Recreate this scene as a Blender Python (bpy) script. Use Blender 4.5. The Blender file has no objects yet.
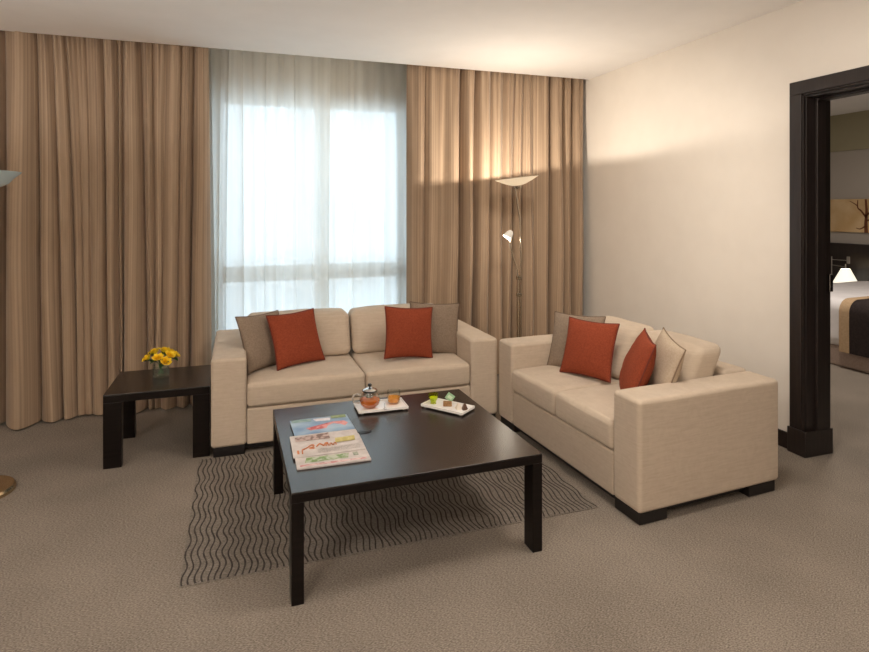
import bpy, bmesh, math, random
from mathutils import Vector, Matrix, noise as mnoise

R = math.radians
PI = math.pi
scn = bpy.context.scene
COL = scn.collection
random.seed(7)

# ------------------------------------------------------------------ camera
H = 1.40                      # eye height
F = 580.0                     # focal length in pixels (869 wide)
YAW = math.atan(196.5 / 580)
cam_d = bpy.data.cameras.new('camera')
cam = bpy.data.objects.new('camera', cam_d)
COL.objects.link(cam)
cam.location = (0, 0, H)
cam.rotation_euler = (R(90), 0, -YAW)
cam_d.sensor_width = 36.0
cam_d.lens = F / 869.0 * 36.0
cam_d.shift_y = -(326.0 - 210.0) / 869.0
cam_d.clip_start = 0.05
scn.camera = cam

# ------------------------------------------------------------------ world: pale overcast day
w = bpy.data.worlds.new('overcast_sky')
scn.world = w
w.use_nodes = True
_bg = w.node_tree.nodes['Background']
_bg.inputs['Color'].default_value = (0.80, 0.925, 1.0, 1)
_bg.inputs['Strength'].default_value = 2.9

# ------------------------------------------------------------------ exposure
vs = scn.view_settings
vs.view_transform = 'Standard'
vs.look = 'None'
vs.exposure = 0.0
vs.gamma = 1.0
vs.use_curve_mapping = False
scn.cycles.transparent_max_bounces = 24
scn.cycles.max_bounces = 10
scn.cycles.diffuse_bounces = 6
scn.cycles.sample_clamp_indirect = 4.0
scn.cycles.use_denoising = True

# unseen ceiling panels added for brightness, first one set by table shadow (fixtures are built further down): (x, y, watts, size)
WARM = (1.0, 0.90, 0.80)
ADDED_CEILING_LIGHTS = [(-1.3, 0.0, 46, 0.5), (1.6, 1.9, 24, 0.5), (1.3, 0.2, 12, 0.5)]
ADDED_BED_LIGHTS = [(4.6, 3.4, 40, 0.4)]  # unseen light added to brighten the bedroom
TORCH_W = 32.0
ADDED_TORCHES = [(-2.1, 1.7, 80), (-0.6, -1.5, 62)]   # two unseen torchieres added to brighten the ceiling
READING_W = 2.0

# unseen ceiling spot added to brighten the cream wall: (x, y, watts, target)
ADDED_SPOTS = [(1.35, 2.25, 110, (3.06, 3.75, 1.15))]

def area_light(name, loc, watts, size, col):
    d = bpy.data.lights.new(name, 'AREA')
    d.energy = watts
    d.shape = 'SQUARE'
    d.size = size
    d.color = col
    o = bpy.data.objects.new(name, d)
    o.location = loc
    COL.objects.link(o)
    return o

for (x, y, wt, tg) in ADDED_SPOTS:
    d = bpy.data.lights.new('added_spot_light', 'SPOT'); d.energy = wt; d.color = (1, .88, .74); d.spot_size = R(75); d.spot_blend = 1.0; d.shadow_soft_size = .05
    o = bpy.data.objects.new('added_spot_light', d); COL.objects.link(o); o.location = (x, y, 2.47)
    o.rotation_euler = (Vector(tg) - Vector((x, y, 2.47))).to_track_quat('-Z', 'Y').to_euler()
for (x, y, wt, s) in ADDED_CEILING_LIGHTS:
    area_light('added_ceiling_light', (x, y, 2.572), wt, s, WARM)
for (x, y, wt, s) in ADDED_BED_LIGHTS:
    area_light('added_bedroom_light', (x, y, 2.572), wt, s, WARM)

# ================================================================== helpers
def tag(o, label=None, cat=None, group=None, kind=None):
    if label: o['label'] = label
    if cat: o['category'] = cat
    if group: o['group'] = group
    if kind: o['kind'] = kind
    return o

def empty(name, loc=(0, 0, 0), rz=0.0):
    o = bpy.data.objects.new(name, None)
    o.location = loc
    o.rotation_euler = (0, 0, rz)
    o.empty_display_size = 0.1
    COL.objects.link(o)
    return o

class MB:
    def __init__(s):
        s.v = []; s.f = []; s.uv = None; s.hard = False
    def add(s, vs_, fs_):
        n = len(s.v)
        s.v += [tuple(p) for p in vs_]
        s.f += [tuple(i + n for i in f) for f in fs_]
        return s
    def box(s, x0, x1, y0, y1, z0, z1):
        return s.add([(x0, y0, z0), (x1, y0, z0), (x1, y1, z0), (x0, y1, z0), (x0, y0, z1), (x1, y0, z1), (x1, y1, z1), (x0, y1, z1)],
                     [(0, 3, 2, 1), (4, 5, 6, 7), (0, 1, 5, 4), (1, 2, 6, 5), (2, 3, 7, 6), (3, 0, 4, 7)])
    def rbox(s, x0, x1, y0, y1, z0, z1, r=0.01, n=(1, 1, 1), k=2, fn=None):
        """rounded box: lattice on the cube surface pulled to a rounded shape, then warped by fn"""
        lo = (x0, y0, z0); hi = (x1, y1, z1)
        if r <= .013 and fn is None: s.hard = True
        ax = []
        for i in range(3):
            rr = min(r, (hi[i] - lo[i]) * 0.499)
            offs = [rr * math.tan(R(45) * j / k) for j in range(k + 1)]
            a = [lo[i] + rr - o for o in reversed(offs)]
            b = [hi[i] - rr + o for o in offs]
            m = [a[-1] + (b[0] - a[-1]) * j / n[i] for j in range(1, n[i])]
            ax.append(a + m + b)
        idx = {}
        V = []
        def vid(i, j, l):
            key = (i, j, l)
            if key not in idx:
                p = [ax[0][i], ax[1][j], ax[2][l]]
                q = [min(max(p[c], lo[c] + min(r, (hi[c] - lo[c]) * .499)), hi[c] - min(r, (hi[c] - lo[c]) * .499)) for c in range(3)]
                d = Vector([p[c] - q[c] for c in range(3)])
                if d.length > 1e-9:
                    mx = max(abs(t) for t in d)
                    d = d.normalized() * mx
                P = [q[c] + d[c] for c in range(3)]
                if fn: P = fn(*P)
                idx[key] = len(V); V.append(tuple(P))
            return idx[key]
        Fc = []
        nx, ny, nz = len(ax[0]) - 1, len(ax[1]) - 1, len(ax[2]) - 1
        for i in range(nx):
            for j in range(ny):
                Fc.append((vid(i, j, 0), vid(i, j + 1, 0), vid(i + 1, j + 1, 0), vid(i + 1, j, 0)))
                Fc.append((vid(i, j, nz), vid(i + 1, j, nz), vid(i + 1, j + 1, nz), vid(i, j + 1, nz)))
        for i in range(nx):
            for l in range(nz):
                Fc.append((vid(i, 0, l), vid(i + 1, 0, l), vid(i + 1, 0, l + 1), vid(i, 0, l + 1)))
                Fc.append((vid(i, ny, l), vid(i, ny, l + 1), vid(i + 1, ny, l + 1), vid(i + 1, ny, l)))
        for j in range(ny):
            for l in range(nz):
                Fc.append((vid(0, j, l), vid(0, j, l + 1), vid(0, j + 1, l + 1), vid(0, j + 1, l)))
                Fc.append((vid(nx, j, l), vid(nx, j + 1, l), vid(nx, j + 1, l + 1), vid(nx, j, l + 1)))
        return s.add(V, Fc)
    def lathe(s, prof, seg=32, c=(0, 0, 0), M=None):
        """profile of (r, z) turned about z"""
        V = []; Fc = []
        n = len(prof)
        for a in range(seg):
            t = 2 * PI * a / seg
            for (r, z) in prof:
                p = Vector((r * math.cos(t), r * math.sin(t), z))
                if M: p = M @ p
                V.append((p.x + c[0], p.y + c[1], p.z + c[2]))
        for a in range(seg):
            b = (a + 1) % seg
            for i in range(n - 1):
                Fc.append((a * n + i, b * n + i, b * n + i + 1, a * n + i + 1))
        return s.add(V, Fc)
    def tube(s, pts, r, seg=10, cap=True):
        pts = [Vector(p) for p in pts]
        rs = r if isinstance(r, (list, tuple)) else [r] * len(pts)
        V = []; Fc = []
        up = Vector((0, 0, 1))
        prev = None
        for i, p in enumerate(pts):
            t = (pts[min(i + 1, len(pts) - 1)] - pts[max(i - 1, 0)]).normalized()
            if prev is None:
                a = Vector((1, 0, 0)) if abs(t.z) > 0.9 else up
                u = t.cross(a).normalized()
            else:
                u = (prev - t * prev.dot(t)).normalized()
            prev = u
            v = t.cross(u)
            for k in range(seg):
                a = 2 * PI * k / seg
                V.append(p + (u * math.cos(a) + v * math.sin(a)) * rs[i])
        n = len(pts)
        for i in range(n - 1):
            for k in range(seg):
                k2 = (k + 1) % seg
                Fc.append((i * seg + k, i * seg + k2, (i + 1) * seg + k2, (i + 1) * seg + k))
        if cap:
            Fc.append(tuple(reversed(range(seg))))
            Fc.append(tuple((n - 1) * seg + k for k in range(seg)))
        return s.add(V, Fc)
    def build(s, name, m, parent=None, smooth=True, loc=None, sharp=35):
        me = bpy.data.meshes.new(name)
        me.from_pydata(s.v, [], s.f)
        me.update()
        if s.uv:
            ul = me.uv_layers.new(name='UVMap')
            for lp in me.loops:
                ul.data[lp.index].uv = s.uv[lp.vertex_index]
        o = bpy.data.objects.new(name, me)
        me.materials.append(m)
        if smooth:
            me.polygons.foreach_set('use_smooth', [True] * len(me.polygons))
            try: me.set_sharp_from_angle(angle=R(sharp))
            except Exception: pass
        COL.objects.link(o)
        if s.hard and smooth: o.modifiers.new('face_normals', 'WEIGHTED_NORMAL').keep_sharp = True
        if parent: o.parent = parent
        if loc: o.location = loc
        return o

def catmull(pts, n=8):
    P = [Vector(p) for p in pts]
    P = [P[0] * 2 - P[1]] + P + [P[-1] * 2 - P[-2]]
    out = []
    for i in range(1, len(P) - 2):
        for k in range(n):
            t = k / n
            a, b, c, d = P[i - 1], P[i], P[i + 1], P[i + 2]
            out.append(0.5 * (2 * b + (c - a) * t + (2 * a - 5 * b + 4 * c - d) * t * t + (3 * b - a - 3 * c + d) * t ** 3))
    out.append(P[-2])
    return out

# ------------------------------------------------------------------ pixel helper used to read lengths off the photograph
_c, _s = math.cos(YAW), math.sin(YAW)
def x_at(u, y):
    t = (u - 434.5) / F
    return (t * _c + _s) * y / (_c - t * _s)

# ================================================================== materials
def mat(name, col, rough=0.5, metal=0.0, spec=0.5, **kw):
    m = bpy.data.materials.new(name)
    m.use_nodes = True
    b = m.node_tree.nodes['Principled BSDF']
    b.inputs['Base Color'].default_value = (*col, 1)
    b.inputs['Roughness'].default_value = rough
    b.inputs['Metallic'].default_value = metal
    b.inputs['Specular IOR Level'].default_value = spec
    for k, v in kw.items():
        b.inputs[k.replace('_', ' ')].default_value = v
    return m

def nd(m, t, **kw):
    n = m.node_tree.nodes.new(t)
    for k, v in kw.items(): setattr(n, k, v)
    return n
def lk(m, a, b): m.node_tree.links.new(a, b)
def bsdf(m): return m.node_tree.nodes['Principled BSDF']

def textured(name, c1, c2, scale=20, detail=4, rough=0.8, bump=0.0, bscale=None, bdist=0.002, stretch=(1, 1, 1), coord='Object', spec=0.3, lo=0.35, hi=0.65, **kw):
    """two-colour noise with optional fine relief"""
    m = mat(name, c1, rough, spec=spec, **kw)
    tc = nd(m, 'ShaderNodeTexCoord')
    mp = nd(m, 'ShaderNodeMapping')
    mp.inputs['Scale'].default_value = stretch
    lk(m, tc.outputs[coord], mp.inputs['Vector'])
    nz = nd(m, 'ShaderNodeTexNoise')
    nz.inputs['Scale'].default_value = scale
    nz.inputs['Detail'].default_value = detail
    lk(m, mp.outputs['Vector'], nz.inputs['Vector'])
    cr = nd(m, 'ShaderNodeValToRGB')
    cr.color_ramp.elements[0].position = lo
    cr.color_ramp.elements[1].position = hi
    cr.color_ramp.elements[0].color = (*c1, 1)
    cr.color_ramp.elements[1].color = (*c2, 1)
    lk(m, nz.outputs['Fac'], cr.inputs['Fac'])
    lk(m, cr.outputs['Color'], bsdf(m).inputs['Base Color'])
    if bump:
        n2 = nd(m, 'ShaderNodeTexNoise')
        n2.inputs['Scale'].default_value = bscale or scale
        n2.inputs['Detail'].default_value = 3
        lk(m, mp.outputs['Vector'], n2.inputs['Vector'])
        bp = nd(m, 'ShaderNodeBump')
        bp.inputs['Strength'].default_value = bump
        bp.inputs['Distance'].default_value = bdist
        lk(m, n2.outputs['Fac'], bp.inputs['Height'])
        lk(m, bp.outputs['Normal'], bsdf(m).inputs['Normal'])
    return m

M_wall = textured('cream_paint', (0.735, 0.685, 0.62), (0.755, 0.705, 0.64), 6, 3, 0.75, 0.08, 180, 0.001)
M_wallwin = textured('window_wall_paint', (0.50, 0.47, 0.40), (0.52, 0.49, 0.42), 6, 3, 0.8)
M_ceil = textured('ceiling_paint', (0.86, 0.84, 0.82), (0.88, 0.86, 0.84), 5, 3, 0.85)
M_olive = mat('olive_wall_tone', (0.36, 0.33, 0.22), 0.8)  # olive tone of the band topping the bedroom wall
M_grey = mat('grey_paint', (0.47, 0.43, 0.385), 0.8)
M_base = textured('dark_baseboard_wood', (0.012, 0.008, 0.007), (0.022, 0.014, 0.012), 30, 4, 0.4, stretch=(.1, 1, 1))

def carpet_material(name, c1, c2):
    m = mat(name, c1, 0.95, spec=0.1)
    tc = nd(m, 'ShaderNodeTexCoord')
    mp = nd(m, 'ShaderNodeMapping')
    mp.inputs['Rotation'].default_value = (0, 0, R(35))
    mp.inputs['Scale'].default_value = (1, 2.2, 1)
    lk(m, tc.outputs['Object'], mp.inputs['Vector'])
    n1 = nd(m, 'ShaderNodeTexNoise'); n1.inputs['Scale'].default_value = 125; n1.inputs['Detail'].default_value = 3
    n2 = nd(m, 'ShaderNodeTexNoise'); n2.inputs['Scale'].default_value = 2.2; n2.inputs['Detail'].default_value = 3
    lk(m, mp.outputs['Vector'], n1.inputs['Vector']); lk(m, tc.outputs['Object'], n2.inputs['Vector'])
    mx = nd(m, 'ShaderNodeMath', operation='MULTIPLY_ADD'); mx.inputs[1].default_value = 0.22; 
    lk(m, n2.outputs['Fac'], mx.inputs[0]); lk(m, n1.outputs['Fac'], mx.inputs[2])
    cr = nd(m, 'ShaderNodeValToRGB')
    cr.color_ramp.elements[0].position = 0.42; cr.color_ramp.elements[1].position = 0.80
    cr.color_ramp.elements[0].color = (*c1, 1); cr.color_ramp.elements[1].color = (*c2, 1)
    lk(m, mx.outputs[0], cr.inputs['Fac']); lk(m, cr.outputs['Color'], bsdf(m).inputs['Base Color'])
    bp = nd(m, 'ShaderNodeBump'); bp.inputs['Strength'].default_value = 0.6; bp.inputs['Distance'].default_value = 0.006
    lk(m, n1.outputs['Fac'], bp.inputs['Height']); lk(m, bp.outputs['Normal'], bsdf(m).inputs['Normal'])
    return m
M_carpet = carpet_material('beige_loop_carpet', (0.122, 0.103, 0.084), (0.345, 0.295, 0.245))
M_rug = carpet_material('rug_ground', (0.125, 0.107, 0.088), (0.265, 0.232, 0.198))
M_rugline = textured('rug_line_yarn', (0.035, 0.027, 0.023), (0.06, 0.047, 0.04), 60, 2, 0.95)

def wood(name, c1, c2, rough, coat=0.0, axis=0):
    st = [14, 14, 14]; st[axis] = 0.8
    m = textured(name, c1, c2, 5, 6, rough, 0.05, 8, 0.0008, stretch=tuple(st), spec=0.5)
    bsdf(m).inputs['Coat Weight'].default_value = coat
    bsdf(m).inputs['Coat Roughness'].default_value = 0.12
    return m
M_wenge = wood('wenge_veneer', (0.0045, 0.003, 0.0026), (0.010, 0.0065, 0.0055), 0.30)
M_wenge_top = wood('wenge_table_top', (0.007, 0.0045, 0.0038), (0.016, 0.010, 0.008), 0.27)
bsdf(M_wenge_top).inputs['Specular IOR Level'].default_value = 0.85
bsdf(M_wenge).inputs['Specular IOR Level'].default_value = 0.22
M_door = wood('dark_door_wood', (0.013, 0.009, 0.008), (0.024, 0.0165, 0.0145), 0.40, axis=2)
M_foot_shade = mat('black_foot_and_shade', (0.008, 0.006, 0.006), 0.45)  # feet, and the slab that darkens the gap under the sofas

def upholstery(name, c1, c2):
    """pale woven cloth: horizontal slub streaks, faint swirl figure and weave relief"""
    m = mat(name, c1, 0.9, spec=0.15)
    bsdf(m).inputs['Sheen Weight'].default_value = 0.15
    tc = nd(m, 'ShaderNodeTexCoord')
    mp = nd(m, 'ShaderNodeMapping'); mp.inputs['Scale'].default_value = (4, 4, 70)
    lk(m, tc.outputs['Object'], mp.inputs['Vector'])
    n1 = nd(m, 'ShaderNodeTexNoise'); n1.inputs['Scale'].default_value = 2.2; n1.inputs['Detail'].default_value = 4
    lk(m, mp.outputs['Vector'], n1.inputs['Vector'])
    n2 = nd(m, 'ShaderNodeTexNoise'); n2.inputs['Scale'].default_value = 17; n2.inputs['Detail'].default_value = 1
    n2.inputs['Distortion'].default_value = 2.2
    lk(m, tc.outputs['Object'], n2.inputs['Vector'])
    ad = nd(m, 'ShaderNodeMath', operation='MULTIPLY_ADD'); ad.inputs[1].default_value = 0.5
    lk(m, n2.outputs['Fac'], ad.inputs[0]); lk(m, n1.outputs['Fac'], ad.inputs[2])
    cr = nd(m, 'ShaderNodeValToRGB')
    cr.color_ramp.elements[0].position = 0.52; cr.color_ramp.elements[1].position = 0.95
    cr.color_ramp.elements[0].color = (*c1, 1); cr.color_ramp.elements[1].color = (*c2, 1)
    lk(m, ad.outputs[0], cr.inputs['Fac']); lk(m, cr.outputs['Color'], bsdf(m).inputs['Base Color'])
    n3 = nd(m, 'ShaderNodeTexNoise'); n3.inputs['Scale'].default_value = 260
    lk(m, tc.outputs['Object'], n3.inputs['Vector'])
    bp = nd(m, 'ShaderNodeBump'); bp.inputs['Strength'].default_value = 0.25; bp.inputs['Distance'].default_value = 0.002
    lk(m, n3.outputs['Fac'], bp.inputs['Height']); lk(m, bp.outputs['Normal'], bsdf(m).inputs['Normal'])
    return m
M_sofa = upholstery('beige_sofa_cloth', (0.500, 0.408, 0.315), (0.562, 0.468, 0.368))
M_red = textured('rust_red_cloth', (0.225, 0.046, 0.021), (0.285, 0.062, 0.028), 140, 2, 0.9, 0.3, 300, 0.001, spec=0.15)
M_redpipe = mat('rust_piping', (0.15, 0.026, 0.014), 0.9)
M_tan = textured('taupe_cloth', (0.225, 0.170, 0.125), (0.275, 0.210, 0.157), 120, 2, 0.9, 0.3, 300, 0.001, spec=0.15)
M_tanpipe = mat('taupe_piping', (0.15, 0.105, 0.075), 0.9)
M_cream = textured('cream_cloth', (0.46, 0.37, 0.275), (0.52, 0.425, 0.325), 120, 2, 0.9, 0.3, 300, 0.001, spec=0.15)
M_creampipe = mat('brown_piping', (0.25, 0.18, 0.12), 0.9)

def curtain_material():
    m = mat('striped_curtain_cloth', (0.3, 0.2, 0.12), 0.7, spec=0.25)
    bsdf(m).inputs['Sheen Weight'].default_value = 0.2
    uv = nd(m, 'ShaderNodeUVMap')
    mp = nd(m, 'ShaderNodeMapping'); mp.inputs['Scale'].default_value = (80, 0.15, 1)
    lk(m, uv.outputs['UV'], mp.inputs['Vector'])
    n1 = nd(m, 'ShaderNodeTexNoise'); n1.inputs['Scale'].default_value = 1.0; n1.inputs['Detail'].default_value = 1
    lk(m, mp.outputs['Vector'], n1.inputs['Vector'])
    mp2 = nd(m, 'ShaderNodeMapping'); mp2.inputs['Scale'].default_value = (16, 0.05, 1)
    lk(m, uv.outputs['UV'], mp2.inputs['Vector'])
    n2 = nd(m, 'ShaderNodeTexNoise'); n2.inputs['Scale'].default_value = 1.0; n2.inputs['Detail'].default_value = 2
    lk(m, mp2.outputs['Vector'], n2.inputs['Vector'])
    ad = nd(m, 'ShaderNodeMath', operation='MULTIPLY_ADD'); ad.inputs[1].default_value = 1.9
    lk(m, n1.outputs['Fac'], ad.inputs[0]); lk(m, n2.outputs['Fac'], ad.inputs[2])
    hf = nd(m, 'ShaderNodeMath', operation='MULTIPLY'); hf.inputs[1].default_value = 0.345
    lk(m, ad.outputs[0], hf.inputs[0])
    cr = nd(m, 'ShaderNodeValToRGB')
    e = cr.color_ramp.elements
    e[0].position = 0.30; e[0].color = (0.235, 0.160, 0.105, 1)
    e[1].position = 0.70; e[1].color = (0.49, 0.365, 0.255, 1)
    e2 = e.new(0.5); e2.color = (0.36, 0.258, 0.175, 1)
    lk(m, hf.outputs[0], cr.inputs['Fac']); lk(m, cr.outputs['Color'], bsdf(m).inputs['Base Color'])
    return m
M_curtain = curtain_material()

def sheer_material():
    m = bpy.data.materials.new('white_voile')
    m.use_nodes = True
    nt = m.node_tree
    nt.nodes.remove(nt.nodes['Principled BSDF'])
    out = nt.nodes['Material Output']
    tr = nd(m, 'ShaderNodeBsdfTransparent')
    tl = nd(m, 'ShaderNodeBsdfTranslucent'); tl.inputs['Color'].default_value = (0.93, 0.92, 0.88, 1)
    df = nd(m, 'ShaderNodeBsdfDiffuse'); df.inputs['Color'].default_value = (0.85, 0.83, 0.77, 1)
    m1 = nd(m, 'ShaderNodeMixShader'); m1.inputs[0].default_value = 0.35
    lk(m, tl.outputs[0], m1.inputs[1]); lk(m, df.outputs[0], m1.inputs[2])
    uv = nd(m, 'ShaderNodeUVMap')
    mp = nd(m, 'ShaderNodeMapping'); mp.inputs['Scale'].default_value = (15, 0.12, 1)
    lk(m, uv.outputs['UV'], mp.inputs['Vector'])
    nz = nd(m, 'ShaderNodeTexNoise'); nz.inputs['Scale'].default_value = 1
    lk(m, mp.outputs['Vector'], nz.inputs['Vector'])
    mr = nd(m, 'ShaderNodeMapRange')
    mr.inputs['From Min'].default_value = 0.3; mr.inputs['From Max'].default_value = 0.7; mr.inputs['To Min'].default_value = 0.80; mr.inputs['To Max'].default_value = 0.97
    lk(m, nz.outputs['Fac'], mr.inputs['Value'])
    m2 = nd(m, 'ShaderNodeMixShader')
    lk(m, mr.outputs[0], m2.inputs[0])
    lk(m, tr.outputs[0], m2.inputs[1]); lk(m, m1.outputs[0], m2.inputs[2])
    lk(m, m2.outputs[0], out.inputs['Surface'])
    return m
M_sheer = sheer_material()

def thin_glass(name, tint, gl=0.08):
    m = bpy.data.materials.new(name)
    m.use_nodes = True
    nt = m.node_tree
    nt.nodes.remove(nt.nodes['Principled BSDF'])
    tr = nd(m, 'ShaderNodeBsdfTransparent'); tr.inputs['Color'].default_value = (*tint, 1)
    gs = nd(m, 'ShaderNodeBsdfGlossy'); gs.inputs['Roughness'].default_value = 0.02
    fr = nd(m, 'ShaderNodeLayerWeight'); fr.inputs['Blend'].default_value = 0.25
    mr = nd(m, 'ShaderNodeMapRange'); mr.inputs['To Min'].default_value = gl * .4; mr.inputs['To Max'].default_value = 0.38
    lk(m, fr.outputs['Fresnel'], mr.inputs['Value'])
    mx = nd(m, 'ShaderNodeMixShader')
    lk(m, mr.outputs[0], mx.inputs[0]); lk(m, tr.outputs[0], mx.inputs[1]); lk(m, gs.outputs[0], mx.inputs[2])
    lk(m, mx.outputs[0], nt.nodes['Material Output'].inputs['Surface'])
    return m
M_pane = thin_glass('window_glass', (0.93, 0.97, 1.0))
M_glass = thin_glass('clear_glass', (0.96, 0.98, 0.97))
M_greenglass = thin_glass('lime_glass', (0.88, 0.95, 0.30))
def tea_mat(name, c):
    m = bpy.data.materials.new(name); m.use_nodes = True
    tr = nd(m, 'ShaderNodeBsdfTransparent'); tr.inputs['Color'].default_value = (*c, 1)
    tl = nd(m, 'ShaderNodeBsdfTranslucent'); tl.inputs['Color'].default_value = (*c, 1)
    mx = nd(m, 'ShaderNodeMixShader'); mx.inputs[0].default_value = .45
    m2 = nd(m, 'ShaderNodeMixShader'); m2.inputs[0].default_value = .3
    bsdf(m).inputs['Base Color'].default_value = (*c, 1); bsdf(m).inputs['Roughness'].default_value = .15
    lk(m, tr.outputs[0], mx.inputs[1]); lk(m, tl.outputs[0], mx.inputs[2])
    lk(m, mx.outputs[0], m2.inputs[1]); lk(m, bsdf(m).outputs[0], m2.inputs[2])
    lk(m, m2.outputs[0], m.node_tree.nodes['Material Output'].inputs['Surface'])
    return m
M_tea = tea_mat('amber_tea', (0.95, 0.36, 0.035))
M_frame = mat('window_frame_aluminium', (0.78, 0.82, 0.83), 0.45, 0.0)
M_nickel = mat('brushed_nickel', (0.50, 0.43, 0.34), 0.22, 1.0)
M_brass = mat('antique_brass', (0.55, 0.44, 0.28), 0.25, 1.0)
M_steel = mat('polished_steel', (0.75, 0.74, 0.72), 0.12, 1.0)
M_bowl = mat('white_enamel', (0.80, 0.80, 0.78), 0.3)
def opal():
    m = bpy.data.materials.new('opal_glass'); m.use_nodes = True
    tl = nd(m, 'ShaderNodeBsdfTranslucent'); tl.inputs['Color'].default_value = (.9, .84, .74, 1)
    mx = nd(m, 'ShaderNodeMixShader'); mx.inputs[0].default_value = .30
    bsdf(m).inputs['Base Color'].default_value = (.82, .80, .76, 1); bsdf(m).inputs['Roughness'].default_value = .3
    lk(m, bsdf(m).outputs[0], mx.inputs[1]); lk(m, tl.outputs[0], mx.inputs[2])
    lk(m, mx.outputs[0], m.node_tree.nodes['Material Output'].inputs['Surface'])
    return m
M_bowlglow = opal()
M_frost = mat('frosted_white_glass', (0.70, 0.84, 0.88), 0.25, Transmission_Weight=0.35)
M_porc = mat('white_porcelain', (0.82, 0.80, 0.77), 0.15)
M_black = mat('black_plastic', (0.012, 0.011, 0.011), 0.3)
M_linen = textured('white_bed_linen', (0.74, 0.72, 0.73), (0.80, 0.78, 0.79), 8, 3, 0.9)
M_valance = textured('bed_base_cloth', (0.34, 0.26, 0.22), (0.40, 0.31, 0.265), 60, 3, 0.9)
M_throw = textured('dark_brown_throw', (0.018, 0.012, 0.011), (0.030, 0.020, 0.018), 60, 3, 0.85)
M_throwedge = textured('tan_throw_border', (0.42, 0.29, 0.17), (0.48, 0.34, 0.21), 60, 3, 0.85)
M_yellow = textured('yellow_petal', (0.95, 0.62, 0.01), (1.0, 0.78, 0.05), 30, 2, 0.6)
M_leaf = textured('dark_leaf', (0.015, 0.05, 0.012), (0.03, 0.09, 0.02), 30, 2, 0.5)
M_stem = mat('green_stem', (0.05, 0.13, 0.03), 0.6)

def emit(name, col, s):
    m = bpy.data.materials.new(name)
    m.use_nodes = True
    b = bsdf(m)
    b.inputs['Base Color'].default_value = (*col, 1)
    b.inputs['Emission Color'].default_value = (*col, 1)
    b.inputs['Emission Strength'].default_value = s
    return m
M_bulb = emit('lit_bulb', (1.0, 0.86, 0.66), 14)
M_shade = emit('lit_lampshade', (1.0, 0.93, 0.76), 1.0)
M_panel = emit('lit_diffuser', (1.0, 0.86, 0.70), 2.0)

# ================================================================== the room
XL, XR = -2.55, 3.06          # side walls
YW, YB = 5.00, -2.0           # window wall, wall behind the camera
ZC = 2.60
WT = 0.187                    # thickness of the wall with the door
BX = 7.20                     # headboard wall of the bedroom
CV = 4.60                     # edge of the ceiling in front of the curtain recess
D0, D1, DZ = 1.50, 2.447, 2.04   # clear door opening in y, height

def struct(name, mb, m, parent=None, smooth=False, label=None, cat=None):
    o = mb.build(name, m, parent, smooth)
    if parent is None: tag(o, label, cat, kind='structure')
    return o

struct('floor', MB().box(XL - .1, BX + .3, YB - .1, 6.4, -0.1, 0), M_carpet, label='beige loop pile carpet running through both rooms', cat='floor')
# ceiling of the room stops short of the window wall; recess above
struct('ceiling', MB().box(XL - .1, XR + .005, YB - .1, CV, ZC, ZC + 0.24), M_ceil, label='smooth white ceiling of the sitting room', cat='ceiling')
struct('ceiling_bedroom', MB().box(XR + .005, BX + .3, YB - .1, 6.4, ZC, ZC + 0.1), M_ceil, label='pale ceiling seen through the doorway', cat='ceiling')
struct('ceiling_curtain_recess', MB().box(XL - .1, XR + .005, CV, YW + .2, ZC + .14, ZC + .24), M_ceil, label='curtain recess above the edge of the ceiling', cat='ceiling')

WX0, WX1, WZ0, WZ1 = -0.20, 1.43, 0.30, 2.30
mb = MB()
mb.box(XL - .1, WX0, YW, YW + .2, 0, ZC + .14); mb.box(WX1, XR + .0, YW, YW + .2, 0, ZC + .14)
mb.box(WX0, WX1, YW, YW + .2, 0, WZ0); mb.box(WX0, WX1, YW, YW + .2, WZ1, ZC + .14)
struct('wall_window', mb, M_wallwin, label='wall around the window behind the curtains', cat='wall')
mb = MB()
mb.box(XR, XR + WT, D1 + .03, 6.4, 0, ZC); mb.box(XR, XR + WT, YB - .1, D0 - .03, 0, ZC); mb.box(XR, XR + WT, D0 - .03, D1 + .03, DZ + .03, ZC)
mb.box(XR, XR + WT, CV, 6.4, ZC, ZC + .24)
struct('wall_right', mb, M_wall, label='cream painted wall with the doorway', cat='wall')
struct('wall_left', MB().box(XL - .1, XL, YB, YW, 0, ZC), M_wall, label='cream side wall beside the brass lamp', cat='wall')
struct('wall_back', MB().box(XL, XR, YB - .1, YB, 0, ZC), M_wall, label='cream wall behind the viewer', cat='wall')
# bedroom
mb = MB(); mb.box(BX, BX + .2, YB, 6.3, 0, 2.14)
struct('wall_headboard', mb, M_grey, label='grey wall behind the bed', cat='wall')
struct('trim_1', MB().box(BX - .03, BX + .2, YB, 6.3, 2.14, ZC), M_olive, label='olive band along the top of the bedroom wall', cat='trim')
struct('wall_bedroom_far', MB().box(XR + WT, BX, 6.2, 6.3, 0, ZC), M_grey, label='far side wall of the bedroom', cat='wall')
struct('wall_bedroom_near', MB().box(XR + WT, BX, YB - .1, YB, 0, ZC), M_grey, label='near side wall of the bedroom', cat='wall')

# baseboards
struct('baseboard_right', MB().rbox(XR - .014, XR - .0005, D1 + .10, YW, 0.0, .095, .003), M_base, label='dark wood baseboard along the cream wall', cat='baseboard')
struct('baseboard_left', MB().rbox(XL + .0005, XL + .014, YB, YW, 0.0, .095, .003), M_base, label='dark wood baseboard along the side wall', cat='baseboard')

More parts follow.
